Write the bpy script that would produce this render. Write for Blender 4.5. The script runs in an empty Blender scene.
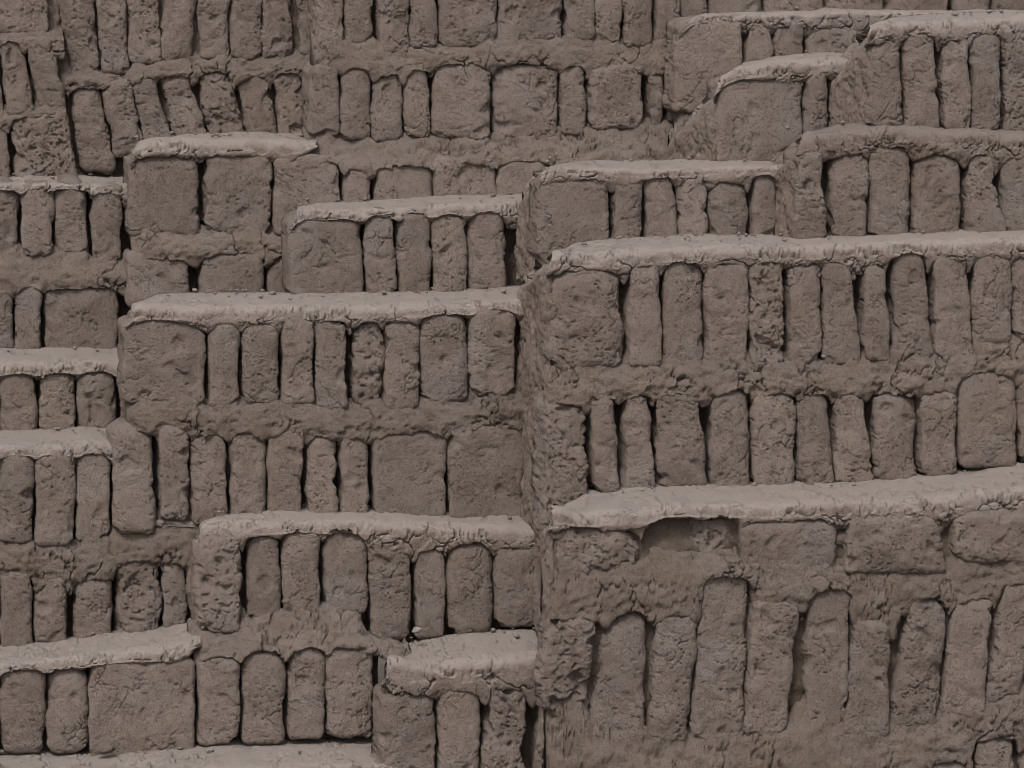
import bpy, math, random
import numpy as np
from mathutils import Vector

# ------------------------------------------------------------------ camera, world, sun, exposure
S = bpy.context.scene
C = S.collection
YAW, PITCH, DIST = math.radians(14), math.radians(9), 12.0
MPP = 0.0035                                  # metres per picture unit at 12 m
cy_, sy_, cp_, sp_ = math.cos(YAW), math.sin(YAW), math.cos(PITCH), math.sin(PITCH)
FWD = np.array([sy_*cp_, cy_*cp_, -sp_])
RIGHT = np.array([cy_, -sy_, 0.0])
UP = np.cross(RIGHT, FWD)
CAM = -DIST*FWD
cam = bpy.data.objects.new('camera', bpy.data.cameras.new('camera'))
C.objects.link(cam)
cam.data.lens = 36.0*DIST/(1024*MPP)
cam.data.clip_end = 500
cam.location = CAM
cam.rotation_euler = Vector(FWD).to_track_quat('-Z', 'Y').to_euler()
S.camera = cam

SUN_EL, SUN_AZ = math.radians(52), math.radians(212)      # azimuth clockwise from +Y
world = bpy.data.worlds.new('World'); S.world = world; world.use_nodes = True
nt = world.node_tree; nt.nodes.clear()
sky = nt.nodes.new('ShaderNodeTexSky'); sky.sky_type = 'NISHITA'; sky.sun_disc = False
sky.sun_elevation = SUN_EL; sky.sun_rotation = SUN_AZ; sky.dust_density = 4.0; sky.air_density = 1.0
hs = nt.nodes.new('ShaderNodeHueSaturation'); hs.inputs['Saturation'].default_value = 0.25   # overcast
bg = nt.nodes.new('ShaderNodeBackground'); bg.inputs['Strength'].default_value = 0.105
wo = nt.nodes.new('ShaderNodeOutputWorld')
nt.links.new(sky.outputs[0], hs.inputs['Color']); nt.links.new(hs.outputs[0], bg.inputs['Color'])
nt.links.new(bg.outputs[0], wo.inputs['Surface'])
sl = bpy.data.lights.new('sun', 'SUN'); sl.energy = 1.45; sl.angle = math.radians(14); sl.color = (1, .96, .9)
sun = bpy.data.objects.new('sun', sl); C.objects.link(sun)
sdir = Vector((math.sin(SUN_AZ)*math.cos(SUN_EL), math.cos(SUN_AZ)*math.cos(SUN_EL), math.sin(SUN_EL)))
sun.rotation_euler = sdir.to_track_quat('Z', 'Y').to_euler()
S.view_settings.view_transform = 'Standard'; S.view_settings.look = 'None'
S.view_settings.exposure = 0.74; S.view_settings.gamma = 1.0
S.cycles.max_bounces = 4; S.cycles.diffuse_bounces = 3
S.cycles.filter_width = 0.95
try: S.cycles.use_denoising = True
except Exception: pass

# ------------------------------------------------------------------ measuring: a point on the plane y = Y
def at(px, py, Y):
    px = np.asarray(px, float); py = np.asarray(py, float); Y = np.asarray(Y, float)
    a = (px-512)*MPP/DIST; b = (384-py)*MPP/DIST
    dx = FWD[0]+a*RIGHT[0]+b*UP[0]; dy = FWD[1]+a*RIGHT[1]+b*UP[1]; dz = FWD[2]+a*RIGHT[2]+b*UP[2]
    t = (Y-CAM[1])/dy
    return CAM[0]+t*dx, CAM[2]+t*dz
def proj_x(X, Y, Z=0.0):
    v = np.stack([X-CAM[0], Y-CAM[1], np.zeros_like(X)+Z-CAM[2]], -1)
    return 512+(v@RIGHT)/(v@FWD)*DIST/MPP

# ------------------------------------------------------------------ noise
def _h(i, j, k, s):
    n = (i*374761393+j*668265263+k*2147483647+s*1274126177) & 0xffffffff
    n = ((n ^ (n >> 13))*1274126177) & 0xffffffff
    n = ((n ^ (n >> 16))*2246822519) & 0xffffffff
    return ((n ^ (n >> 15)) & 0xffffff)/float(0x7fffff)-1.0
_G = np.random.RandomState(4).normal(size=(64, 3)); _G /= np.linalg.norm(_G, axis=1, keepdims=True)
_R = np.array([[.8, -.36, .48], [.6, .48, -.64], [0, .8, .6]])
def noise(P, f, seed=0):
    """gradient noise, about -1..1; P (...,3); f a number or (fx,fy,fz)"""
    Q = (P*np.asarray(f, float))@_R+seed*13.37
    I = np.floor(Q).astype(np.int64); D = Q-I; F = D*D*D*(D*(D*6-15)+10)
    r = 0
    for a in (0, 1):
        wa = F[..., 0] if a else 1-F[..., 0]
        for b in (0, 1):
            wb = F[..., 1] if b else 1-F[..., 1]
            for c in (0, 1):
                wc = F[..., 2] if c else 1-F[..., 2]
                g = _G[((_h(I[..., 0]+a, I[..., 1]+b, I[..., 2]+c, seed)+1)*31.9).astype(np.int64) & 63]
                r = r+wa*wb*wc*(g[..., 0]*(D[..., 0]-a)+g[..., 1]*(D[..., 1]-b)+g[..., 2]*(D[..., 2]-c))
    return np.clip(r*1.75, -1, 1)
def fbm(P, f, o=3, seed=0, g=0.5):
    f = np.asarray(f, float); r = 0; a = 1.0
    for k in range(o):
        r = r+a*noise(P, f, seed+k*7); a *= g; f = f*2.03
    return r
def sstep(a, b, x):
    t = np.clip((x-a)/(b-a), 0, 1); return t*t*(3-2*t)
def cracks(P, f, w, seed=0):
    """distance to the edges of distorted 3D cells -> 1 on a crack line"""
    Q = P*f+np.stack([fbm(P, f*1.3, 3, seed+1), fbm(P, f*1.3, 3, seed+2), fbm(P, f*1.3, 3, seed+3)], -1)*0.35
    I = np.floor(Q).astype(np.int64)
    d1 = np.full(Q.shape[:-1], 9.0); d2 = d1.copy()
    for a in (-1, 0, 1):
        for b in (-1, 0, 1):
            for c in (-1, 0, 1):
                i, j, k = I[..., 0]+a, I[..., 1]+b, I[..., 2]+c
                X = np.stack([i+.5+.45*_h(i, j, k, seed+5), j+.5+.45*_h(i, j, k, seed+6), k+.5+.45*_h(i, j, k, seed+8)], -1)
                d = np.sqrt(((Q-X)**2).sum(-1))
                lo = d < d1
                d2 = np.where(lo, d1, np.minimum(d2, d)); d1 = np.where(lo, d, d1)
    return 1-sstep(0, w*f, (d2-d1)*0.5)

# ------------------------------------------------------------------ materials
def mud_material(name, dark, mid, pale, dust, dust_skylit_amount, bump, crack):
    m = bpy.data.materials.new(name); m.use_nodes = True
    t = m.node_tree; N = t.nodes; L = t.links; N.clear()
    out = N.new('ShaderNodeOutputMaterial'); b = N.new('ShaderNodeBsdfPrincipled')
    L.new(b.outputs[0], out.inputs['Surface'])
    b.inputs['Roughness'].default_value = 0.98; b.inputs['Specular IOR Level'].default_value = 0.12
    geo = N.new('ShaderNodeNewGeometry'); info = N.new('ShaderNodeObjectInfo')
    def nz(scale, detail=6, rough=.6, vec=None, dist=0.0):
        n = N.new('ShaderNodeTexNoise'); n.inputs['Scale'].default_value = scale
        n.inputs['Detail'].default_value = detail; n.inputs['Roughness'].default_value = rough
        n.inputs['Distortion'].default_value = dist
        L.new(vec or geo.outputs['Position'], n.inputs['Vector']); return n
    def ramp(src, a, b_, ca=(0, 0, 0, 1), cb=(1, 1, 1, 1)):
        r = N.new('ShaderNodeValToRGB'); r.color_ramp.elements[0].position = a; r.color_ramp.elements[1].position = b_
        r.color_ramp.elements[0].color = ca; r.color_ramp.elements[1].color = cb
        L.new(src, r.inputs[0]); return r
    def mix(fac, a, b_, mode='MIX'):
        x = N.new('ShaderNodeMix'); x.data_type = 'RGBA'; x.blend_type = mode
        for s, v in ((x.inputs[0], fac), (x.inputs[6], a), (x.inputs[7], b_)):
            if hasattr(v, 'is_output'): L.new(v, s)
            elif isinstance(v, tuple): s.default_value = (*v, 1)
            else: s.default_value = v
        return x.outputs[2]
    def math_(op, a, b_=None, clamp=False):
        x = N.new('ShaderNodeMath'); x.operation = op; x.use_clamp = clamp
        for s, v in ((x.inputs[0], a), (x.inputs[1], b_)):
            if v is None: continue
            if hasattr(v, 'is_output'): L.new(v, s)
            else: s.default_value = v
        return x.outputs[0]
    big = ramp(nz(7, 5, .6).outputs[0], .38, .62)
    med = ramp(nz(26, 7, .65, dist=.6).outputs[0], .36, .66)
    fine = ramp(nz(130, 4, .7).outputs[0], .3, .7)
    col = mix(big.outputs[0], dark, mid)
    col = mix(math_('MULTIPLY', med.outputs[0], .6), col, pale)
    # broad ochre and greyish patches from different clays
    col = mix(math_('MULTIPLY', ramp(nz(3.1, 4, .55).outputs[0], .48, .66).outputs[0], .30), col, (mid[0]*1.0, mid[1]*.97, mid[2]*.88))
    pv = N.new('ShaderNodeVectorMath'); pv.operation = 'ADD'; L.new(geo.outputs['Position'], pv.inputs[0]); pv.inputs[1].default_value = (7.3, 2.1, 4.7)
    col = mix(math_('MULTIPLY', ramp(nz(4.3, 5, .6, vec=pv.outputs[0]).outputs[0], .50, .64).outputs[0], .42), col, (pale[0]*.92, pale[1]*.97, pale[2]*1.04))
    # straw bits and pits
    col = mix(math_('MULTIPLY', ramp(nz(85, 3, .5, dist=1.2).outputs[0], .60, .68).outputs[0], .55), col, tuple(c*.6 for c in dark))
    col = mix(math_('MULTIPLY', ramp(nz(240, 2, .5).outputs[0], .62, .72).outputs[0], .35), col, tuple(min(1, c*1.4) for c in pale))
    # mineral grain
    gr = N.new('ShaderNodeMapRange'); gr.inputs[1].default_value = .25; gr.inputs[2].default_value = .75
    gr.inputs[3].default_value = .74; gr.inputs[4].default_value = 1.26
    L.new(nz(210, 4, .9).outputs[0], gr.inputs[0])
    gv = N.new('ShaderNodeHueSaturation'); L.new(gr.outputs[0], gv.inputs['Value']); L.new(col, gv.inputs['Color']); col = gv.outputs[0]
    col = mix(math_('MULTIPLY', ramp(nz(120, 2, .5, dist=.6).outputs[0], .66, .70).outputs[0], .6), col, tuple(c*.38 for c in dark))
    g = N.new('ShaderNodeMapRange'); g.inputs[3].default_value = .91; g.inputs[4].default_value = 1.09
    L.new(info.outputs['Random'], g.inputs[0])
    hv = N.new('ShaderNodeHueSaturation'); L.new(g.outputs[0], hv.inputs['Value']); L.new(col, hv.inputs['Color'])
    col = hv.outputs[0]
    # pale dust lying on upward faces, with their brightness under the sky painted in
    sx = N.new('ShaderNodeSeparateXYZ'); L.new(geo.outputs['Normal'], sx.inputs[0])
    up = ramp(math_('ADD', sx.outputs[2], math_('MULTIPLY', math_('SUBTRACT', nz(18, 5, .6).outputs[0], .5), .7)), .15, .75)
    col = mix(math_('MULTIPLY', up.outputs[0], dust_skylit_amount), col, dust)
    L.new(col, b.inputs['Base Color'])
    # relief
    vn = nz(14, 4, .6)
    vv = N.new('ShaderNodeVectorMath'); vv.operation = 'MULTIPLY_ADD'
    L.new(vn.outputs['Color'], vv.inputs[0]); vv.inputs[1].default_value = (.13, .13, .13); L.new(geo.outputs['Position'], vv.inputs[2])
    vo = N.new('ShaderNodeTexVoronoi'); vo.feature = 'DISTANCE_TO_EDGE'; vo.inputs['Scale'].default_value = 13
    L.new(vv.outputs[0], vo.inputs['Vector'])
    ck = ramp(vo.outputs['Distance'], 0.0, .022, (1, 1, 1, 1), (0, 0, 0, 1))
    cm = ramp(nz(5, 3, .6).outputs[0], .5, .6)
    ckv = math_('MULTIPLY', ck.outputs[0], cm.outputs[0])
    h = math_('MULTIPLY', nz(60, 10, .85).outputs[0], .8)
    h = math_('ADD', h, math_('MULTIPLY', nz(230, 5, .8).outputs[0], .9))
    pit = ramp(nz(150, 3, .6, dist=.8).outputs[0], .60, .66)
    h = math_('SUBTRACT', h, math_('MULTIPLY', pit.outputs[0], .8))
    h = math_('SUBTRACT', h, math_('MULTIPLY', ckv, crack))
    bp = N.new('ShaderNodeBump'); bp.inputs['Strength'].default_value = 1.0; bp.inputs['Distance'].default_value = bump*1.7
    L.new(h, bp.inputs['Height']); L.new(bp.outputs[0], b.inputs['Normal'])
    return m
DUST_SKYLIT = (.33, .28, .255)
M_BRICK = mud_material('adobe', (.218, .167, .140), (.295, .233, .200), (.365, .300, .262), DUST_SKYLIT, .4, .0115, .4)
M_BED = mud_material('mud_mortar', (.205, .155, .126), (.275, .214, .178), (.33, .266, .224), DUST_SKYLIT, .3, .0125, .6)
M_CAP = mud_material('mud_cap', (.205, .157, .130), (.270, .213, .181), (.325, .268, .236), (.385, .330, .300), .95, .0075, .9)  # its dust tone also paints skylight onto the ledge tops
M_SIDE = mud_material('mud_plaster', (.205, .155, .128), (.275, .214, .180), (.33, .266, .226), (.345, .288, .258), .85, .0115, .7)
M_CORE = mud_material('mud_core', (.15, .112, .09), (.19, .146, .119), (.23, .182, .15), DUST_SKYLIT, .4, .012, .3)
M_STONE = mud_material('pebble', (.2, .18, .165), (.27, .245, .225), (.33, .3, .28), DUST_SKYLIT, .3, .004, 0)

# ------------------------------------------------------------------ mesh helpers
def link_mesh(name, V, faces, mat, parent, origin):
    me = bpy.data.meshes.new(name)
    V = V-np.asarray(origin)
    sizes = np.array([len(f) for f in faces]) if not isinstance(faces, np.ndarray) else np.full(len(faces), faces.shape[1])
    flat = faces.ravel() if isinstance(faces, np.ndarray) else np.concatenate([np.asarray(f) for f in faces])
    me.vertices.add(len(V)); me.vertices.foreach_set('co', V.astype(np.float32).ravel())
    me.loops.add(len(flat)); me.loops.foreach_set('vertex_index', flat.astype(np.int32))
    me.polygons.add(len(sizes)); st = np.concatenate([[0], np.cumsum(sizes)[:-1]])
    me.polygons.foreach_set('loop_start', st.astype(np.int32))
    me.update(calc_edges=True); me.validate()
    me.polygons.foreach_set('use_smooth', np.ones(len(me.polygons), bool))
    me.materials.append(mat)
    o = bpy.data.objects.new(name, me); C.objects.link(o)
    if parent is not None:
        o.parent = parent; o.location = Vector(origin)-parent.location
    else: o.location = Vector(origin)
    return o
def grid_normals(P):
    du = np.gradient(P, axis=0)
    dv = (np.roll(P, -1, 1)-np.roll(P, 1, 1))
    n = np.cross(du, dv); l = np.linalg.norm(n, axis=-1, keepdims=True)
    return n/np.maximum(l, 1e-9)
def loft(name, P, mat, parent, disp=None):
    """P (K,T,3): K loops of T points, each closed; ends capped"""
    K, T = P.shape[:2]
    n = grid_normals(P)
    # point the normals out of the tube
    c = P.mean(axis=1, keepdims=True)
    if (n*(P-c)).sum() < 0: n = -n; flip = True
    else: flip = False
    if disp is not None: P = P+n*disp(P)[..., None]
    i = np.arange(K-1)[:, None]; j = np.arange(T)[None, :]; j2 = (j+1) % T
    F = np.stack([i*T+j, (i+1)*T+j, (i+1)*T+j2, i*T+j2], -1).reshape(-1, 4)
    if flip: F = F[:, ::-1]
    faces = list(F); e0 = np.arange(T); e1 = (K-1)*T+np.arange(T)
    faces.append(e0[::-1] if flip else e0); faces.append(e1 if flip else e1[::-1])
    V = P.reshape(-1, 3)
    o = V.mean(0)
    return link_mesh(name, V, faces, mat, parent, o)

def resample(pts, step):
    pts = np.asarray(pts, float); seg = np.linalg.norm(np.diff(pts, axis=0), axis=1)
    s = np.concatenate([[0], np.cumsum(seg)]); n = max(4, int(s[-1]/step)+1)
    u = np.linspace(0, s[-1], n)
    return np.stack([np.interp(u, s, pts[:, k]) for k in range(pts.shape[1])], -1), u, s
def smooth(a, n):
    if n < 3: return a
    n |= 1; k = np.hanning(n+2)[1:-1]; k /= k.sum(); h = n//2
    def one(x):
        x0 = 2*x[0]-x[1:h+1][::-1] if len(x) > h else np.full(h, x[0])
        x1 = 2*x[-1]-x[-h-1:-1][::-1] if len(x) > h else np.full(h, x[-1])
        if len(x0) < h: x0 = np.full(h, x[0])
        if len(x1) < h: x1 = np.full(h, x[-1])
        return np.convolve(np.concatenate([x0, x, x1]), k, 'valid')
    return one(a) if a.ndim == 1 else np.stack([one(a[:, i]) for i in range(a.shape[1])], -1)

# ------------------------------------------------------------------ one adobe brick
STEP = 0.0040
def quad(b):
    """(x0,x1,yt,yb[,..]) or four corners TL TR BR BL"""
    if len(b) >= 8: return [(b[0], b[1]), (b[2], b[3]), (b[4], b[5]), (b[6], b[7])]
    x0, x1, yt, yb = b[:4]; return [(x0, yt), (x1, yt), (x1, yb), (x0, yb)]
bcount = [0]
def brick(parent, b, Y, rough=1.0, label=None, depth=0.15, rfac=1.0, rng=random):
    bcount[0] += 1; seed = bcount[0]*3+1
    q = quad(b)
    g1, g2 = rng.uniform(-1, .8), rng.uniform(-1, .8); jt = [(rng.uniform(-1.3, 1.3), rng.uniform(-1.8, 1.8)) for _ in range(4)]
    q = [(q[k][0]+jt[k][0], q[k][1]+jt[k][1]) for k in range(4)]
    q = [(q[0][0]+g1, q[0][1]-2), (q[1][0]-g2, q[1][1]-2), (q[2][0]-g2*.6, q[2][1]+2), (q[3][0]+g1*.6, q[3][1]+2)]
    tip = rng.uniform(-.006, .006); tw = rng.uniform(-.007, .007)
    W3 = []
    for (x, y) in q:
        X, Z = at(x, y, Y); W3.append(np.array([float(X), Y, float(Z)]))
    TL, TR, BR, BL = W3
    a = .25*(np.linalg.norm(TR-TL)+np.linalg.norm(BR-BL)); c = .25*(np.linalg.norm(TL-BL)+np.linalg.norm(TR-BR))
    thin = min(a, c)
    r0 = min(.42*thin, .033)*rfac*rng.uniform(.75, 1.2)
    r0 = min(r0, .9*thin)
    nu = max(6, int(2*a/STEP)); nv = max(6, int(2*c/STEP)); nd = 9
    u = np.linspace(-1, 1, nu+1); v = np.linspace(-1, 1, nv+1)
    U, Vv = np.meshgrid(u, v, indexing='ij')
    front = np.stack([U*a, np.zeros_like(U), Vv*c], -1).reshape(-1, 3)
    idx = np.arange((nu+1)*(nv+1)).reshape(nu+1, nv+1)
    ring = np.concatenate([idx[:, 0], idx[-1, 1:], idx[-2::-1, -1], idx[0, -2:0:-1]])
    F = [np.stack([idx[:-1, :-1], idx[1:, :-1], idx[1:, 1:], idx[:-1, 1:]], -1).reshape(-1, 4)]
    P = [front]; prev = ring; base = len(front); R = len(ring)
    ys = depth*(np.linspace(0, 1, nd+1)[1:]**1.35)
    for y in ys:
        p = front[ring].copy(); p[:, 1] = y; P.append(p)
        cur = base+np.arange(R); base += R
        F.append(np.stack([prev, cur, np.roll(cur, -1), np.roll(prev, -1)], -1)); prev = cur
    P = np.concatenate(P)
    vv = P[:, 2]/c
    topf = rng.choice([0, .3, .6, .9, 1.2])
    r = r0*(1+topf*np.clip(vv, 0, 1))*(1+.25*noise(np.stack([P[:, 0]*0+seed, np.sign(P[:, 0])*3, np.sign(vv)*5], -1), 1.7, seed))
    r = np.minimum(r, .93*thin)
    ry = np.minimum(r*.62, depth*.45)
    # rounded box, front at y=0
    lim = np.stack([a-r, r*0, c-r], -1)
    inner = P.copy()
    inner[:, 0] = np.clip(P[:, 0], -lim[:, 0], lim[:, 0]); inner[:, 2] = np.clip(P[:, 2], -lim[:, 2], lim[:, 2])
    inner[:, 1] = np.maximum(P[:, 1], ry)
    d = P-inner; d[:, 1] = d[:, 1]*(r/ry)
    l = np.linalg.norm(d, axis=1, keepdims=True); n = d/np.maximum(l, 1e-9)
    P = inner+n*np.stack([r, ry, r], -1)
    # gently domed front, then bilinear into the measured outline
    P[:, 1] -= .006*(1-(P[:, 0]/a)**2)*(1-(P[:, 2]/c)**4)*(P[:, 1] < ry+1e-4)
    s = (P[:, 0]/a+1)/2; t = (P[:, 2]/c+1)/2
    s = s[:, None]; t = t[:, None]
    Q = (1-s)*(1-t)*BL+s*(1-t)*BR+s*t*TR+(1-s)*t*TL
    Q[:, 1] = Y+P[:, 1]+tip*(t[:, 0]-.5)*2+tw*(s[:, 0]-.5)*2
    disp = rough*(.0075*noise(Q, 7, seed)+.0036*noise(Q, 17, seed+1)+.0016*fbm(Q, 45, 3, seed+2))
    disp += (1-np.abs(n[:, 1]))*(.0065*noise(Q, 11, seed+3)+.003*noise(Q, 32, seed+4))
    for _ in range(rng.choice([0, 1, 1, 2])):          # a knocked-off corner
        cs, ct = rng.choice([0, 1]), rng.choice([0, 1]); sz = rng.uniform(.02, .045)
        dd = np.sqrt(((s[:, 0]-cs)*2*a)**2+((t[:, 0]-ct)*2*c)**2)+.012*noise(Q, 30, seed+41)
        disp -= rng.uniform(.006, .014)*(1-sstep(sz*.75, sz, dd))
    e = noise(Q, 15, seed+9); disp -= rough*.010*sstep(.35, .8, e)
    disp -= .0035*sstep(.55, .8, noise(Q, 48, seed+11))*rough
    if rough > 1.6: disp -= .010*sstep(.2, .6, noise(Q, 38, seed+13))
    ck = cracks(Q, 9.0, .0028, seed)*sstep(.05, .4, noise(Q, 7, seed+21)); disp -= .007*ck
    disp -= .0050*sstep(.48, .58, noise(Q, (80, 80, 115), seed+23))*rough*sstep(-.1, .3, noise(Q, 9, seed+29))
    disp -= .006*sstep(.6, .68, noise(Q, (30, 30, 48), seed+33))*rough*.6
    Q = Q+n*disp[:, None]
    faces = list(np.concatenate(F)); faces.append(prev[::-1])
    o = link_mesh('adobe_brick', Q, [f[::-1] for f in faces][::1], M_BRICK, parent, Q.mean(0))
    if label: o['label'] = label
    return o

# ------------------------------------------------------------------ rows and their edges
def interp_row(row, px, which, arch, droop, jn=None):
    """picture height of the mud edge along a row: over the bricks follows their tops / bottoms, sinks into the joints"""
    mids, vals, half = [], [], []
    for b in row:
        q = quad(b)
        if which == 'top': (xa, ya), (xb, yb) = q[0], q[1]
        else: (xa, ya), (xb, yb) = q[3], q[2]
        mids.append((xa+xb)/2); vals.append((ya+yb)/2); half.append(max(6, abs(xb-xa)/2))
    o = np.argsort(mids); mids = np.array(mids)[o]; vals = np.array(vals)[o]; half = np.array(half)[o]
    k = np.argmin(np.abs(px[:, None]-mids[None, :])/half[None, :], axis=1)
    y = vals[k]; rel = np.clip(np.abs(px-mids[k])/half[k], 0, 1.15)
    sgn = 1 if which == 'top' else -1
    jr = .35+.9*np.abs(np.sin(k*12.9+np.sign(px-mids[k])*3.1+vals[k]))
    y = y+sgn*(arch+droop*jr*rel**4)
    if jn is not None: jn.append(smooth(sstep(.72, 1.0, rel), 7))
    return smooth(y, 9)

def ypx_of_line(line, px):
    l = sorted(line); return np.interp(px, [p[0] for p in l], [p[1] for p in l])

LEDGES = []
def make_wall(label, Y, D, xl, xr, xback, cap, rows, bottom, yoff=None, recess=.11, Yb=None, cap_mat=None,
              cap_rough=1.0, cap_thick=9, batter=0.0, xr_cap=None, bed_rough=1.0, rough=1.0, rfac=1.0, opts=None,
              arch=4.5, droop=8.5, group='stepped adobe walls', bedx=None, slab=True, lipR=.042, bedA=None, head=None, xcap=None, arch_b=4.0, crumbs=True, srr=.036):
    """xl: left corner at plane Y; xback: picture x of the return's far end on plane Yb; xr: right end"""
    opts = opts or {}
    rng = random.Random(int(abs(xl)*7+abs(Y)*1000)+5)
    seed = int(abs(xl)+abs(Y)*100+7)
    Yb = Y+D if Yb is None else Yb
    ymid = rows[0][0] if False else quad(rows[0][0])[0][1]
    X0 = float(at(xl, ymid, Y)[0]); X1 = float(at(xr, ymid, Y)[0]); XB = float(at(xback, ymid, Yb)[0])
    zbot = float(at((xl+xr)/2, bottom, Y)[1])
    root = bpy.data.objects.new('adobe_wall', None); C.objects.link(root)
    root.location = ((X0+X1)/2, Y, zbot); root['label'] = label; root['category'] = 'wall'; root['group'] = group; root['kind'] = 'thing'
    bpy.context.view_layer.update()
    # bricks
    for ri, row in enumerate(rows):
        yo = (yoff[ri] if yoff else -.018*ri)
        for bi, b in enumerate(row):
            op = opts.get((ri, bi), {})
            brick(root, b, Y+yo+op.get('y', rng.uniform(-.007, .010)), rough*op.get('rough', rng.choice([.8, 1, 1, 1.25])),
                  op.get('label'), depth=max(.1, recess+.05), rfac=rfac*op.get('rfac', 1), rng=rng)
    # plan path of the mud edge: return, rounded corner, front
    ext = .007
    pts = [(XB-ext, Yb), (X0-ext, Y-ext*.6), (X1, Y-ext*.6)]
    Pp, u, su = resample(pts, .0035)
    corner_s = su[1]
    Pp = smooth(Pp, 31)
    tan = np.gradient(Pp, axis=0); tan /= np.linalg.norm(tan, axis=1, keepdims=True)
    nor = np.stack([tan[:, 1], -tan[:, 0]], -1)       # outward: left of a path that runs back->front->right
    px = proj_x(Pp[:, 0], Pp[:, 1], float(at(xl, ymid, Y)[1]))
    front = u > corner_s
    # top height
    deff = np.where(front, Y+D*sstep(0, .16, u-corner_s)-.0, Pp[:, 1])
    yt = ypx_of_line(cap, px)
    zt = at(px, yt, deff)[1]
    zt = smooth(zt, 17)
    P3 = np.stack([Pp[:, 0], Pp[:, 1], zt], -1)
    zt = zt+.006*noise(P3, 5, seed)+.003*noise(P3, 17, seed+1)
    jn = []; yb = interp_row(rows[0], px, 'top', arch, droop, jn); jn = jn[0]*sstep(0, .06, u-corner_s)
    zb = at(px, yb, np.full_like(px, Y))[1]
    ret_z = zt-.055
    w = sstep(-.02, .05, u-corner_s); zb = zb*w+ret_z*(1-w)
    jag = .005*noise(P3, 24, seed+2)+.004*noise(P3, 60, seed+3)+.003*noise(P3, 150, seed+4)
    big = .010*noise(P3, 8, seed+5)
    zb = zb+(jag*.7+big*.6)*cap_rough
    zb = np.minimum(zb, zt-cap_thick*MPP*.8)
    f = np.clip(u/corner_s, 0, 1)
    Iy = np.full_like(px, Yb+.02)
    XI = max(X0, XB)+.06
    Ix = np.where(front, np.maximum(Pp[:, 0], XI), (XB+.035)*(1-f)+XI*f)
    zmid = float(at(xl, ymid, Y)[1])
    pxi = proj_x(Ix, Iy, zmid)
    zi = smooth(at(pxi, ypx_of_line(cap, pxi), Iy)[1], 15)+.003*noise(P3, 9, seed+40)
    wz = sstep(xl+35, xl+110, px)*front; zi = zi*(1-wz)+np.maximum(zi, zt)*wz
    zbs = smooth(zb, 61); H = zt-zb; Rr = np.minimum(lipR, H*.75)
    inv = np.stack([Ix-Pp[:, 0], Iy-Pp[:, 1]], -1); dist = np.linalg.norm(inv, axis=1)
    Rd = np.minimum(Rr*1.3, dist*.5)
    if slab:   # the return is dressed by the side plaster: the cap hides behind it there
        rt = 1-sstep(-.05, .0, u-corner_s)
        Pp = Pp-nor*(.035*rt)[:, None]; zt_side = zt.copy(); zt = zt-.012*rt; zb = zb-.012*rt; zbs = zbs-.012*rt
    def pt(off_in, z, base=None):
        return np.stack([Pp[:, 0]-nor[:, 0]*off_in, Pp[:, 1]-nor[:, 1]*off_in, z+0*px], -1)
    prof = []
    lipx = Pp-nor*Rd[:, None]
    nt_ = 22
    for k in range(nt_+1):
        t = k/nt_; q = (1-t)*np.stack([Ix, Iy], -1)+t*lipx
        prof.append(np.concatenate([q, ((1-t)*zi+t*zt)[:, None]], 1))
    for k in range(1, 8):
        a = math.pi/2*k/7
        prof.append(pt(Rd*(1-math.sin(a)), zt-Rr*(1-math.cos(a))))
    for k in range(1, 19):
        t = k/18; prof.append(pt(-.004*math.sin(t*math.pi)+.003*t*t+.016*jn*t**4, (zt-Rr)*(1-t)+(zbs+.004)*t+(zb-zbs)*t**4))
    prof.append(pt(.011+.016*jn, zb)); prof.append(pt(.026+.012*jn, zb+.001)); prof.append(pt(.05, zb+.004)); prof.append(pt(.08, zb+.02))
    last = np.stack([Ix, Iy, zi-.06], -1)
    prof.append(last)
    P = np.stack(prof, 1)
    def dcap(P):
        d = cap_rough*(.0045*noise(P, 8, seed)+.0022*noise(P, 30, seed+1)+.0012*fbm(P, 90, 2, seed+2))
        # flaked crust: shallow plates broken off near the edge
        fl = sstep(.12, .17, noise(P, (8, 8, 14), seed+6)+.45*noise(P, 30, seed+7)+.2*noise(P, 90, seed+17))
        low = sstep(.0, .4, ((zt[:, None]-P[..., 2])/H[:, None]))
        d -= .0045*fl*low*cap_rough
        c = cracks(P, 6.0, .0030, seed)*sstep(-.25, .1, noise(P, 4.0, seed+8)); d -= .018*c
        c = cracks(P, 14.0, .0024, seed+4)*sstep(0, .3, noise(P, 5.0, seed+18))*low; d -= .012*c
        return d
    if xcap is not None:
        ke = int(np.sum(Pp[:, 0] <= float(at(xcap, ymid, Y)[0])))
        er = sstep(-34, 0, np.arange(len(px))-ke)[:, None]*(np.arange(P.shape[1]) > nt_//2)[None, :]
        P[..., 1] += .030*er; P[..., 2] = P[..., 2]*(1-.55*er)+(zt-.004)[:, None]*.55*er
        P[..., 0] += .03*noise(P*np.array([0, 1, 1]), 14, seed+50)*sstep(-34, 0, np.arange(len(px))-ke)[:, None]
    capx1 = X1 if xcap is None else float(at(xcap, ymid, Y)[0])
    kc = int(np.sum(Pp[:, 0] <= capx1)) if xcap is not None else len(px)
    zt_, H_ = zt, H; zt, H = zt[:kc], H[:kc]
    capo = loft('mud_cap', P[:kc], cap_mat or M_CAP, root, dcap); zt, H = zt_, H_
    # core behind the bricks
    zc = zt-.045
    zc0 = np.minimum(zc, smooth(zc, 45))
    nz_ = max(10, int((zc0.max()-zbot)/.012))
    prof = [np.stack([Ix, Iy-.01, zc0], -1)]
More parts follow.
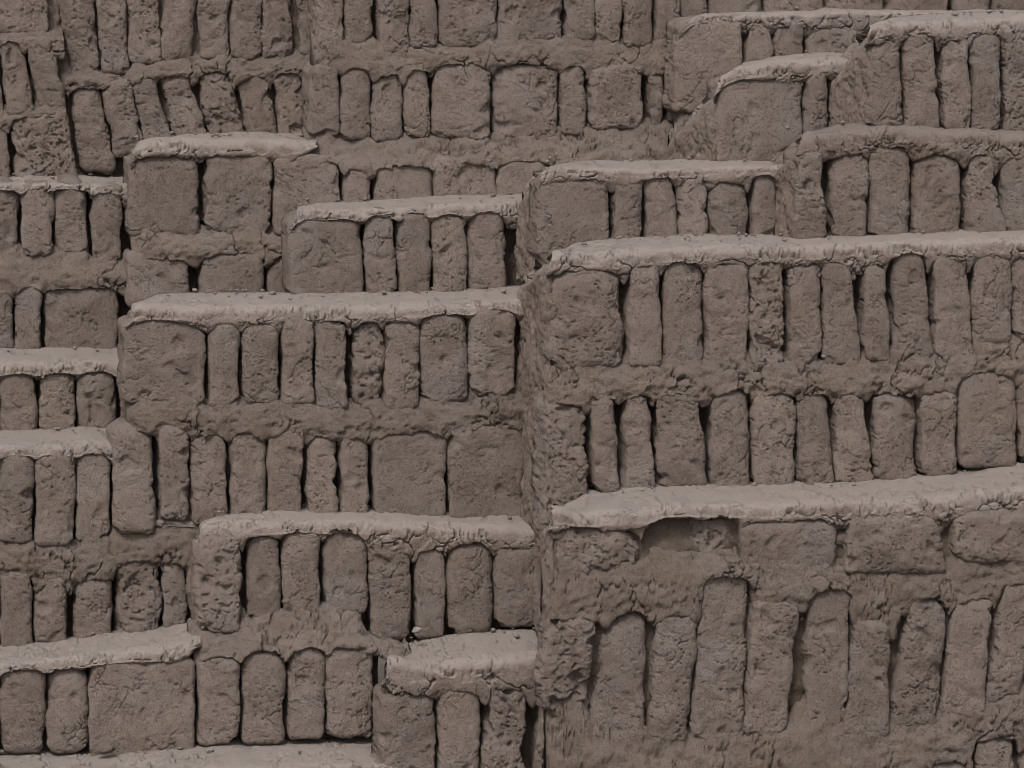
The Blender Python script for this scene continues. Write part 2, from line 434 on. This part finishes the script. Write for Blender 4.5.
    for k in range(nz_+1):
        t = k/nz_; z = zc0*(1-t)+zbot*t
        prof.append(np.stack([Pp[:, 0]-nor[:, 0]*(.03*(1-w)+recess*w), Pp[:, 1]-nor[:, 1]*(.03*(1-w)+recess*w), z], -1))
    prof.append(np.stack([Ix, Iy-.01, zbot+0*px], -1))
    step = 3
    P = np.stack(prof, 1)[::step]
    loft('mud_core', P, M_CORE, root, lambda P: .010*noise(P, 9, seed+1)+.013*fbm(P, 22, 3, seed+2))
    # plaster on the return
    if slab:
        x0b = min(quad(rows[0][0])[0][0], quad(rows[0][0])[3][0])
        keep = u < corner_s+.02+max(0, (x0b-xl))*MPP*.8
        kp = np.where(keep)[0]
        Q = Pp[kp]; Nn = nor[kp]; ztk = zt[kp]-.02; n2 = max(20, int((ztk.max()-zbot)/.007))
        infr = sstep(-.05, .02, u[kp]-corner_s)*.030-.035*rt[kp]; zs = zt_side[kp]-.05*sstep(-.05, .02, u[kp]-corner_s)
        prof = []
        rr = srr
        for k in range(7):
            a = math.pi/2*k/7; o_ = rr*(1-math.sin(a)); z = zs-rr*.8*(1-math.cos(a)); shift = 0
            prof.append(np.stack([Q[:, 0]-Nn[:, 0]*(.016+infr+o_), Q[:, 1]-Nn[:, 1]*(.016+infr+o_), z], -1))
        ztk = zs-rr*.8
        for k in range(n2+1):
            t = k/n2; z = ztk*(1-t)+zbot*t
            shift = batter*(ztk-z)
            prof.append(np.stack([Q[:, 0]-Nn[:, 0]*(.016+infr)-shift, Q[:, 1]-Nn[:, 1]*(.016+infr), z], -1))
        for (oi, z) in ((.058, zbot+0*ztk), (.058, zs-.012)):
            prof.append(np.stack([Q[:, 0]-Nn[:, 0]*oi, Q[:, 1]-Nn[:, 1]*oi, z], -1))
        P = np.stack(prof, 1)
        def dret(P):
            return (.013*noise(P, (9, 9, 6), seed+3)+.009*noise(P, (26, 26, 17), seed+4)+.005*noise(P, (60, 60, 45), seed+5)
                    + .003*fbm(P, 90, 2, seed+6)-.008*cracks(P, 7, .004, seed+9)*sstep(0, .3, noise(P, 5, seed+8)))
        loft('side_plaster', P, M_SIDE, root, dret)
    # mortar beds between courses (and, where the wall above steps straight out of this one, a bed instead of a cap)
    beds = []
    for ri in range(len(rows)-1):
        if bedx and bedx[ri] is None: continue
        bx0, bx1 = bedx[ri] if bedx else (None, None)
        beds.append(((bedA or {}).get(ri, rows[ri]), rows[ri+1], bx0, bx1, (yoff[ri] if yoff else -.018*ri), (yoff[ri+1] if yoff else -.018*(ri+1)), ri))
    if head: beds.append((head[0], rows[0], head[1], head[2], head[3], (yoff[0] if yoff else 0), 7))
    for A, B, bx0, bx1, yo1, yo2, ri in beds:
        xa = X0+.004 if bx0 is None else float(at(bx0, ymid, Y)[0]); xb = X1 if bx1 is None else float(at(bx1, ymid, Y)[0])
        n = int((xb-xa)/.0035)+4
        X = np.linspace(xa, xb, n); zref = float(at(0, quad(A[0])[3][1], Y)[1])
        bpx = proj_x(X, np.full(n, Y), zref)
        j1, j2 = [], []
        y1 = interp_row(A, bpx, 'bot', arch_b, 1.5, j1); y2 = interp_row(B, bpx, 'top', arch, droop, j2); j1 = j1[0]; j2 = j2[0]
        P3 = np.stack([X, X*0+Y, X*0+zref], -1)
        z1 = at(bpx, y1, np.full(n, Y+yo1))[1]; z2 = at(bpx, y2, np.full(n, Y+yo2))[1]
        z1 = z1+bed_rough*(.007*noise(P3, 8, seed+31)+.004*noise(P3, 27, seed+32)+.002*noise(P3, 80, seed+33))
        z2 = z2+bed_rough*(.007*noise(P3, 9, seed+34)+.004*noise(P3, 30, seed+35)+.002*noise(P3, 90, seed+36))
        z2 = np.minimum(z2, z1-.025)
        z1s, z2s = smooth(z1, 61), smooth(z2, 61)
        edge = .03*(1-sstep(0, .05, X-xa))
        gj = .25 if ri == 7 else 1.0; br = bed_rough*(1.7 if ri == 7 else 1.0)
        prof = [np.stack([X, Y+yo1+.10+0*X, z1+.0], -1), np.stack([X, Y+yo1+.04+0*X, z1+.012], -1)]
        for k in range(25):
            t = k/24
            y = (Y+yo1+.010)*(1-t)+.018*j1*gj*(1-t)**5+(Y+yo2-.005)*t+.018*j2*gj*t**6-.012*math.sin(math.pi*t)*(1 if ri != 7 else .5)
            prof.append(np.stack([X, y+edge, z1s*(1-t)+z2s*t+(z1-z1s)*(1-t)**4+(z2-z2s)*t**4], -1))
        prof.append(np.stack([X, Y+yo2+.018+.018*j2+edge, z2-.001], -1))
        prof.append(np.stack([X, Y+yo2+.06+0*X, z2+.006], -1)); prof.append(np.stack([X, Y+max(yo2, yo1)+.11+0*X, z2+.015], -1))
        P = np.stack(prof, 1)
        def dbed(P):
            return br*(.0085*noise(P, (7, 7, 13), seed+ri)+.0060*noise(P, (16, 16, 30), seed+12+ri)+.0036*fbm(P, (42, 42, 60), 3, seed+22)-.005*sstep(.3, .5, noise(P, (26, 26, 44), seed+61))
                              -.015*cracks(P, 8, .0030, seed+ri)*sstep(-.1, .2, noise(P, 5, seed+28)))
        loft('mortar_bed', P, M_BED, root, dbed)
    if crumbs: LEDGES.append((Pp[front][:, 0].copy(), zt[front].copy(), Y, min(D, Yb-Y), capx1))
    return root

# ------------------------------------------------------------------ ground
def ground():
    n = 220
    zg = -1.95
    xs = np.concatenate([np.linspace(-60, -5, 30), np.linspace(-4.8, 5.5, n), np.linspace(6, 60, 30)])
    ys = np.concatenate([np.linspace(-60, -2.6, 40), np.linspace(-2.5, 1.5, 100), np.linspace(2, 60, 20)])
    X, Yy = np.meshgrid(xs, ys, indexing='ij')
    P = np.stack([X, Yy, X*0+zg], -1)
    P[..., 2] += .02*noise(P, 2, 3)+.008*noise(P, 9, 4)
    K, T = X.shape; idx = np.arange(K*T).reshape(K, T)
    F = np.stack([idx[:-1, :-1], idx[1:, :-1], idx[1:, 1:], idx[:-1, 1:]], -1).reshape(-1, 4)
    g = link_mesh('ground', P.reshape(-1, 3), F, M_BED, None, (0, 0, 0)); g['kind'] = 'structure'
ground()

# ------------------------------------------------------------------ the walls, front to back
def even(x0, x1, n, yt, yb, seed=1, gap=3, big=()):
    r = random.Random(seed); out = []; w = (x1-x0)/n
    for i in range(n):
        a = x0+i*w+r.uniform(-2, 2); out.append((a+gap/2, x0+(i+1)*w-gap/2+r.uniform(-1, 1), yt+r.uniform(-4, 4), yb+r.uniform(-4, 4)))
    return out

# bottom right
make_wall('tallest wall, leaning bricks half buried in mud under a course of rough flat stones',
    -.38, .45, 547, 1110, 538, [(536, 536), (543, 524), (552, 508), (566, 497), (583, 490), (629, 484), (711, 479), (800, 478), (894, 475), (960, 470), (1024, 463), (1110, 455)],
    [[(549, 530, 640, 524, 646, 572, 551, 580), (655, 512, 738, 518, 740, 566, 657, 566), (743, 838, 520, 575), (850, 521, 936, 519, 950, 574, 846, 572), (953, 1040, 513, 560), (1045, 1105, 510, 560)],
     [(546, 620, 600, 612, 588, 702, 541, 712), (611, 610, 650, 610, 643, 738, 590, 725), (656, 614, 701, 612, 688, 742, 649, 745),
      (704, 575, 751, 572, 745, 745, 692, 745), (756, 602, 800, 598, 788, 735, 747, 735), (812, 584, 850, 586, 846, 722, 803, 722),
      (856, 620, 889, 624, 889, 735, 846, 732), (911, 592, 949, 605, 941, 730, 892, 728), (958, 590, 993, 600, 984, 718, 942, 715),
      (1006, 582, 1040, 580, 1022, 702, 988, 702), (1050, 1090, 585, 710)],
     [(545, 610, 790, 880), (614, 672, 795, 880), (676, 730, 792, 880), (734, 800, 790, 880), (804, 860, 785, 880), (864, 920, 782, 880), (925, 972, 760, 880), (978, 1018, 736, 880), (1022, 1090, 740, 880)]],
    950, yoff=[0, -.012, -.02], recess=.045, arch_b=11, cap_rough=1.5, batter=.05, Yb=.06, cap_thick=8, rough=1.2, bed_rough=1.15, arch=3, droop=9,
    opts={(0, 0): dict(rfac=1.5, rough=1.6), (0, 1): dict(y=.045, rough=1.9, rfac=.6, label='flat stone set deep in a hollow under the wall cap'), (0, 2): dict(rfac=.8), (1, 0): dict(rough=2.2, label='crumbling corner brick'), (0, 3): dict(y=-.02, rfac=.7), (0, 4): dict(y=-.02)})
# bottom centre
make_wall('small low wall of only three upright bricks under a thick rounded cap',
    -.26, .36, 382, 560, 376, [(374, 690), (380, 673), (390, 656), (402, 646), (418, 640), (450, 637), (480, 634), (540, 629), (570, 629)],
    [[(382, 437, 694, 800), (441, 481, 690, 800), (497, 690, 528, 688, 522, 800, 478, 800), (538, 560, 700, 800)],
     even(380, 560, 4, 825, 920, 3)],
    960, Yb=.12, opts={(0, 2): dict(rough=1.9, label='leaning brick with a broken lower face')}, arch=2, lipR=.05)
# bottom left strip
make_wall('lowest dusty mud ledge, only a few brick tips showing beside the small three-brick wall',
    -.27, .36, -90, 400, -95, [(-100, 758), (0, 752), (200, 742), (300, 738), (400, 737)],
    [even(-88, 330, 8, 778, 860, 5)+[(333, 368, 766, 860), (371, 398, 768, 860)], even(-88, 398, 11, 885, 950, 9)], 960, slab=True, cap_rough=1.4)
# left bottom wall + middle second course
make_wall('wall with one very wide square brick beside narrow ones, just above the lowest dusty ledge',
    .0, .30, -90, 386, -95, [(-100, 656), (0, 645), (52, 640), (104, 633), (150, 629), (193, 624), (215, 620), (235, 618), (300, 616), (400, 616)],
    [[(-85, -46, 668, 756), (-43, -3, 668, 756), (2, 46, 669, 756), (48, 87, 668, 754), (89, 196, 662, 760), (199, 240, 656, 746), (243, 284, 650, 742), (288, 326, 647, 740), (329, 374, 645, 737)]],
    790, Yb=.30, xcap=206, head=([(196, 243, 535, 630), (247, 282, 534, 617), (284, 321, 530, 615), (325, 367, 528, 613), (370, 413, 547, 641), (416, 447, 547, 636)], 196, 412, .10), opts={(0, 4): dict(rfac=.8, label='very wide square brick')}, arch=1, cap_rough=1.5, cap_mat=M_CAP)
# middle lower
make_wall('single course wall starting with a bulky pitted corner brick, seven more bricks after it',
    .10, .26, 194, 565, 184, [(182, 562), (188, 548), (196, 532), (206, 518), (220, 511), (240, 508), (330, 506), (400, 508), (470, 512), (545, 512), (570, 512)],
    [[(196, 543, 242, 534, 243, 632, 197, 632), (247, 282, 534, 618), (284, 321, 530, 616), (325, 367, 528, 614), (370, 413, 547, 642), (416, 447, 547, 636), (449, 493, 540, 634), (497, 539, 547, 628)]],
    660, Yb=.34, opts={(0, 0): dict(rough=1.7, y=-.03, label='bulky corner brick with a pitted crumbly face')}, droop=10, lipR=.04, cap_rough=1.3)
# left, second from bottom
make_wall('two course wall whose lower course holds a crumbling hollowed brick',
    .29, .33, -90, 205, -95, [(-100, 433), (0, 430), (60, 428), (114, 427), (140, 500), (205, 505)],
    [[(-80, -44, 452, 540), (-40, -4, 452, 540), (0, 33, 452, 540), (36, 76, 452, 547), (78, 111, 449, 542)],
     [(-80, -42, 572, 650), (-38, -2, 574, 650), (2, 33, 572, 650), (36, 68, 579, 648), (75, 112, 574, 646), (116, 161, 556, 642), (164, 186, 558, 634)]],
    680, Yb=.62, bedA={0: [(-80, -44, 452, 540), (-40, -4, 452, 540), (0, 33, 452, 540), (36, 76, 452, 546), (78, 111, 449, 542), (114, 154, 449, 530), (158, 205, 449, 519)]}, opts={(1, 5): dict(rough=2.3, label='crumbling brick with a hollowed face')}, bed_rough=1.4)
# middle
make_wall('two course wall, big square corner brick above, two square bricks ending its lower course',
    .28, .36, 126, 560, 118, [(116, 332), (122, 318), (135, 303), (157, 294), (230, 293), (350, 292), (440, 290), (520, 287), (565, 284)],
    [[(124, 322, 206, 315, 207, 402, 124, 402), (209, 241, 321, 406), (243, 281, 322, 405), (283, 314, 315, 403), (316, 348, 318, 409), (354, 384, 320, 407), (386, 421, 318, 411), (423, 469, 312, 403), (473, 516, 306, 396)],
     [(114, 154, 427, 533), (160, 190, 429, 520), (192, 228, 432, 524), (230, 266, 430, 526), (269, 303, 428, 526), (306, 338, 433, 526), (341, 370, 434, 526), (373, 447, 429, 520), (450, 526, 425, 520)]],
    575, Yb=.64, opts={(0, 5): dict(rough=1.9, y=.015, label='narrow brick with a broken face'), (1, 7): dict(rfac=.7), (1, 8): dict(rfac=.8), (0, 0): dict(rfac=.9)}, bed_rough=1.3)
# left, third
make_wall('short wall with a single course of three broad bricks under a smooth pale cap',
    .62, .36, -90, 150, -95, [(-100, 349), (0, 348), (60, 347), (118, 347), (150, 347)],
    [[(-80, -42, 370, 436), (-38, -2, 370, 436), (0, 38, 371, 436), (41, 75, 370, 436), (78, 118, 368, 436)]], 470, Yb=.98)
# centre
make_wall('single course wall of one wide brick and four narrow ones ending at a dark gap',
    .62, .32, 291, 560, 286, [(284, 250), (290, 222), (297, 209), (312, 202), (415, 197), (517, 193), (560, 191)],
    [[(291, 363, 217, 300), (366, 397, 211, 300), (399, 432, 211, 300), (434, 468, 211, 298), (470, 506, 208, 298)]], 330, Yb=.94,
    opts={(0, 0): dict(rfac=.8)})
# right, second
make_wall('long wall with two courses of over ten upright bricks, directly above the tallest wall',
    -.02, .30, 548, 1110, 516, [(519, 285), (534, 268), (545, 262), (555, 252), (575, 243), (631, 240), (714, 236), (804, 236), (889, 231), (1024, 228), (1110, 224)],
    [[(551, 272, 622, 264, 627, 368, 548, 368), (631, 263, 660, 263, 664, 366, 628, 366), (665, 258, 704, 260, 706, 364, 665, 364), (709, 748, 262, 361), (751, 785, 260, 364), (789, 822, 262, 363),
      (825, 260, 850, 262, 863, 364, 826, 364), (866, 262, 885, 262, 892, 361, 866, 361), (897, 249, 925, 249, 935, 357, 894, 357), (934, 256, 966, 256, 977, 355, 938, 355), (974, 1014, 253, 343), (1016, 1055, 254, 340), (1058, 1098, 252, 338)],
     [(546, 398, 585, 402, 592, 560, 541, 575), (591, 397, 616, 394, 623, 495, 595, 495), (628, 392, 648, 392, 660, 495, 624, 495), (657, 392, 698, 390, 709, 495, 662, 495), (712, 752, 387, 492), (755, 797, 389, 490), (799, 390, 829, 390, 836, 488, 799, 488), (835, 391, 864, 391, 876, 486, 838, 486), (877, 920, 390, 484), (923, 957, 387, 478), (960, 1018, 369, 468), (1020, 1060, 373, 465), (1063, 1100, 372, 465)]],
    600, Yb=.34, batter=.02, bed_rough=1.4, opts={(0, 0): dict(rfac=1.3, rough=1.5, label='square corner brick with a weathered face'), (0, 4): dict(rough=1.7), (1, 0): dict(rough=1.8)})
# right, fourth
make_wall('wall of six upright bricks under a rough brown mud band with little dust',
    .20, .22, 799, 1110, 766, [(764, 178), (775, 162), (790, 145), (810, 132), (835, 124), (887, 122), (950, 126), (1024, 129), (1110, 129)],
    [[(797, 154, 821, 150, 827, 244, 796, 244), (832, 150, 871, 150, 869, 242, 832, 242), (873, 145, 913, 147, 911, 240, 870, 240), (916, 963, 152, 240), (971, 152, 990, 152, 1005, 240, 966, 240), (1002, 154, 1040, 154, 1045, 238, 1008, 238), (1050, 1090, 150, 238)]],
    270, Yb=.42, cap_rough=1.6, cap_mat=M_SIDE, srr=.06, opts={(0, 4): dict(rough=1.5), (0, 0): dict(rough=1.6)})
# right, third
make_wall('short wall of wide corner brick and narrow ones, below the broad smooth block',
    .35, .26, 540, 800, 514, [(512, 210), (520, 192), (532, 177), (548, 167), (573, 161), (700, 162), (764, 160), (800, 158)],
    [[(541, 178, 611, 178, 611, 256, 538, 256), (614, 643, 181, 254), (645, 676, 175, 252), (679, 708, 176, 252), (711, 749, 179, 250), (753, 776, 170, 248)]], 285, Yb=.66, cap_thick=6, lipR=.024)
# upper right tall
make_wall('wall of tall rounded bricks with an eroded sloping side, beside the broad smooth block',
    .32, .24, 867, 1110, 829, [(827, 80), (838, 62), (852, 42), (868, 27), (890, 18), (940, 15), (1024, 13), (1110, 12)],
    [[(867, 47, 900, 38, 904, 128, 868, 128), (905, 31, 935, 31, 940, 130, 906, 130), (942, 38, 970, 38, 973, 130, 945, 130), (974, 1003, 31, 132), (1006, 1045, 38, 132), (1050, 1090, 36, 132)]], 160, Yb=.58, srr=.07)
make_wall('block of one broad smooth brick whose long side slopes down to a thin cap',
    .55, .32, 716, 900, 661, [(658, 146), (680, 117), (700, 98), (721, 79), (741, 62), (780, 56), (835, 52), (900, 50)],
    [[(719, 84, 800, 72, 804, 168, 718, 168), (807, 830, 72, 168), (833, 860, 72, 168)]], 210, Yb=.88, srr=.07, cap_thick=6, opts={(0, 0): dict(rfac=.8, rough=.8, label='broad smooth brick')})
make_wall('wall with a tall rounded end block and a row of short bricks',
    .84, .30, 680, 1110, 662, [(660, 60), (668, 45), (677, 30), (690, 18), (704, 11), (745, 10), (800, 8), (900, 8), (1110, 8)],
    [[(679, 22, 743, 20, 747, 112, 677, 112), (748, 772, 24, 70), (775, 805, 24, 70), (808, 866, 26, 70), (870, 920, 26, 70), (925, 970, 26, 70), (975, 1030, 26, 70)]], 150, Yb=1.14, cap_thick=5, lipR=.024)
# upper left
make_wall('two course wall, four upright bricks above a narrow and a very broad brick',
    .98, .36, -90, 160, -95, [(-100, 174), (0, 174), (60, 174), (122, 176), (160, 176)],
    [[(-75, -48, 184, 252), (-44, -14, 184, 252), (-10, 19, 184, 252), (22, 53, 185, 256), (56, 88, 181, 255), (91, 122, 188, 262)],
     [(-70, -24, 288, 356), (-20, 13, 288, 356), (15, 42, 283, 356), (45, 118, 285, 356)]], 390, Yb=1.34)
make_wall('wall starting with three large square bricks, its thin cap turning into a mortar band',
    .92, .14, 130, 700, 122, [(120, 190), (124, 168), (130, 152), (140, 142), (154, 136), (239, 136), (304, 138), (330, 137), (420, 137), (520, 136), (600, 130), (660, 128), (700, 128)],
    [[(128, 200, 153, 235), (204, 272, 153, 232), (275, 341, 156, 234), (344, 371, 164, 234), (374, 432, 162, 234), (435, 496, 159, 232), (499, 553, 158, 232), (557, 600, 162, 230), (604, 650, 164, 230)],
     [(128, 191, 254, 306), (200, 264, 250, 306), (268, 300, 252, 306), (305, 350, 256, 300), (355, 400, 256, 300), (405, 450, 256, 300), (455, 500, 256, 300)]], 335, Yb=1.34, xcap=322, head=([(310, 339, 66, 136), (341, 371, 64, 139), (373, 402, 70, 140), (405, 431, 66, 138), (433, 492, 60, 138), (495, 558, 60, 138), (560, 586, 62, 133), (590, 645, 62, 128), (649, 664, 70, 124), (668, 700, 66, 122)], 312, 700, .10),
    cap_rough=1.2, opts={(0, 0): dict(rfac=.8), (0, 1): dict(rfac=.8), (0, 2): dict(rfac=.8)}, cap_thick=6)
make_wall('long wall at the top edge, two courses mixing narrow upright bricks with broad square ones',
    1.02, .35, 313, 1110, 303, [(300, -60), (320, -82), (1110, -82)],
    [[(316, 343, -62, 41), (346, 375, -62, 46), (379, 409, -62, 52), (411, 436, -62, 48), (440, 496, -62, 47), (498, 563, -62, 44), (568, 594, -62, 42), (596, 623, -62, 45), (625, 653, -62, 47), (656, 681, -62, 45), (683, 707, -62, 44), (710, 762, -62, 44), (765, 826, -62, 44), (829, 886, -62, 44), (889, 953, -62, 44), (957, 990, -62, 44), (992, 1030, -62, 44), (1034, 1090, -62, 44)],
     [(310, 339, 66, 136), (341, 371, 64, 139), (373, 402, 70, 140), (405, 431, 66, 138), (433, 492, 60, 138), (495, 558, 60, 138), (560, 586, 62, 133), (590, 645, 62, 128), (649, 664, 70, 124), (668, 700, 66, 122), (704, 740, 66, 122)]],
    200, Yb=1.32, bedx=[(None, 760)])
make_wall('weathered dark wall with two crumbling courses of bricks that all lean the same way',
    1.30, .3, 50, 360, 40, [(40, -80), (55, -100), (360, -100)],
    [[(47, -66, 84, -66, 102, 70, 70, 74), (90, -66, 122, -66, 130, 72, 103, 73), (127, -66, 156, -66, 161, 62, 131, 62), (161, -62, 195, -62, 195, 60, 163, 60), (198, -62, 228, -62, 229, 58, 201, 58), (232, -62, 260, -62, 262, 62, 232, 62), (263, -62, 290, -62, 292, 57, 264, 57), (292, -62, 316, -62, 318, 56, 300, 54), (322, 350, -62, 56)],
     [(72, 86, 99, 83, 118, 172, 82, 170), (100, 84, 130, 80, 145, 152, 117, 156), (130, 79, 156, 76, 177, 152, 145, 152), (158, 73, 188, 70, 212, 150, 178, 150), (195, 70, 229, 67, 250, 150, 213, 150), (235, 73, 267, 71, 280, 150, 251, 150), (273, 70, 303, 68, 306, 150, 282, 150), (312, 345, 68, 150)]],
    240, Yb=1.5, yoff=[0, -.03], recess=.045, rough=1.5, bed_rough=1.6)
make_wall('corner wall with a broad block on top, two leaning bricks and a squarish brick below',
    1.27, .3, -90, 62, -95, [(-100, -60), (62, -60)],
    [[(-80, -30, -40, 32), (-26, 50, -40, 34)],
     [(-70, 40, -38, 40, -28, 112, -58, 112), (-34, 40, -3, 40, 6, 114, -22, 114), (-1, 38, 22, 38, 34, 110, 8, 112), (25, 40, 47, 41, 66, 105, 40, 107)],
     [(-60, -22, 122, 182), (-20, 8, 126, 182), (12, 115, 68, 111, 80, 182, 16, 182)]],
    240, Yb=1.5, yoff=[0, -.02, -.03], recess=.06, rough=1.4, bed_rough=1.2, bedx=[(None, None), (None, None)])

# ------------------------------------------------------------------ crumbs of dry mud strewn on the ledges
def crumbs():
    rng = np.random.RandomState(11)
    base = np.array([[1, 0, 0], [-1, 0, 0], [0, 1, 0], [0, -1, 0], [0, 0, 1], [0, 0, -1]], float)
    tri = np.array([[0, 2, 4], [2, 1, 4], [1, 3, 4], [3, 0, 4], [2, 0, 5], [1, 2, 5], [3, 1, 5], [0, 3, 5]])
    V, F, n = [], [], 0
    for X, Z, Y, D, xe in LEDGES:
        L = min(X[-1], xe)-X[0]
        for k in range(int(60*L)):
            x = X[0]+rng.rand()*L
            back = 1-rng.rand()**4*.7
            y = Y+.03+back*(D-.02); z = np.interp(x, X, Z)
            sz = .0028+.011*rng.rand()**5
            q = base*rng.uniform(.6, 1.2, (6, 1))@np.linalg.qr(rng.normal(size=(3, 3)))[0]*sz*np.array([1.2, 1, .8])
            V.append(q+np.array([x, y, z+.006+sz*.2])); F.append(tri+n); n += 6
    o = link_mesh('mud_crumbs', np.concatenate(V), np.concatenate(F), M_CAP, None, (0, 0, 0))
    o['kind'] = 'stuff'; o['label'] = 'fine crumbs of dry mud strewn along the ledges'; o['category'] = 'crumbs'
crumbs()

# ------------------------------------------------------------------ loose stones lying on ledges
def pebble(px, py, Y, size, label, mat=M_STONE, seed=1, group='loose stones and clods on the ledges', cat='stone', nm='pebble'):
    X, Z = at(px, py, Y)
    n = 14; P = []
    th = np.linspace(0, np.pi, n)[1:-1]; ph = np.linspace(0, 2*np.pi, 2*n, endpoint=False)
    for t in th: P.append(np.stack([np.sin(t)*np.cos(ph), np.sin(t)*np.sin(ph), np.cos(t)+0*ph], -1))
    P = np.concatenate([np.array([[0, 0, 1.]]), np.concatenate(P), np.array([[0, 0, -1.]])])
    R = 2*n; F = []
    for j in range(R): F.append([0, 1+j, 1+(j+1) % R])
    for i in range(len(th)-1):
        for j in range(R): F.append([1+i*R+j, 1+(i+1)*R+j, 1+(i+1)*R+(j+1) % R, 1+i*R+(j+1) % R])
    l = len(P)-1; b = 1+(len(th)-1)*R
    for j in range(R): F.append([l, b+(j+1) % R, b+j])
    d = 1+.28*noise(P, 1.3, seed)+.12*noise(P, 3.5, seed+1)
    w = size*MPP
    P = P*d[:, None]*np.array([w, w*.8, w*.62])+np.array([float(X), Y, float(Z)])
    o = link_mesh(nm, P, F, mat, None, P.mean(0))
    o['label'] = label; o['category'] = cat; o['group'] = group
    return o
pebble(210, 750, -.05, 3.5, 'small grey pebble on the lowest dusty ledge, below the narrow bricks', seed=3)
pebble(106, 748, -.06, 9, 'flat clod of dry mud lying at the foot of the very wide square brick', M_BED, 5, cat='clod', nm='mud_clod')
pebble(417, 630, .02, 5, 'rounded pebble at the foot of a brick just above the small three-brick wall', seed=7)
pebble(243, 542, .16, 6, 'stone chip wedged in the gap right of the bulky pitted corner brick', seed=9)
pebble(286, 601, .08, 4, 'tiny clod in a joint one brick beyond the bulky pitted corner brick', M_BED, 11, cat='clod', nm='mud_clod')
pebble(290, 672, .05, 4.5, 'small clod stuck between two narrow bricks near the very wide square brick', M_BED, 13, cat='clod', nm='mud_clod')
pebble(371, 651, .0, 6, 'lump of mud at the rounded shoulder of the small three-brick wall', M_BED, 15, cat='clod', nm='mud_clod')
pebble(893, 609, -.36, 12, 'rounded mud lump high between two leaning bricks of the tallest wall', M_BED, 17, cat='clod', nm='mud_clod')
pebble(685, 607, -.36, 11, 'knobbly mud lump on a leaning brick below the hollow under the cap', M_BED, 19, cat='clod', nm='mud_clod')
pebble(824, 356, .0, 3, 'small pebble at the foot of a joint in the course of upright pitted bricks', seed=21)
pebble(840, 538, -.33, 12, 'mud lump wedged between two flat stones', M_BED, 23, cat='clod', nm='mud_clod')
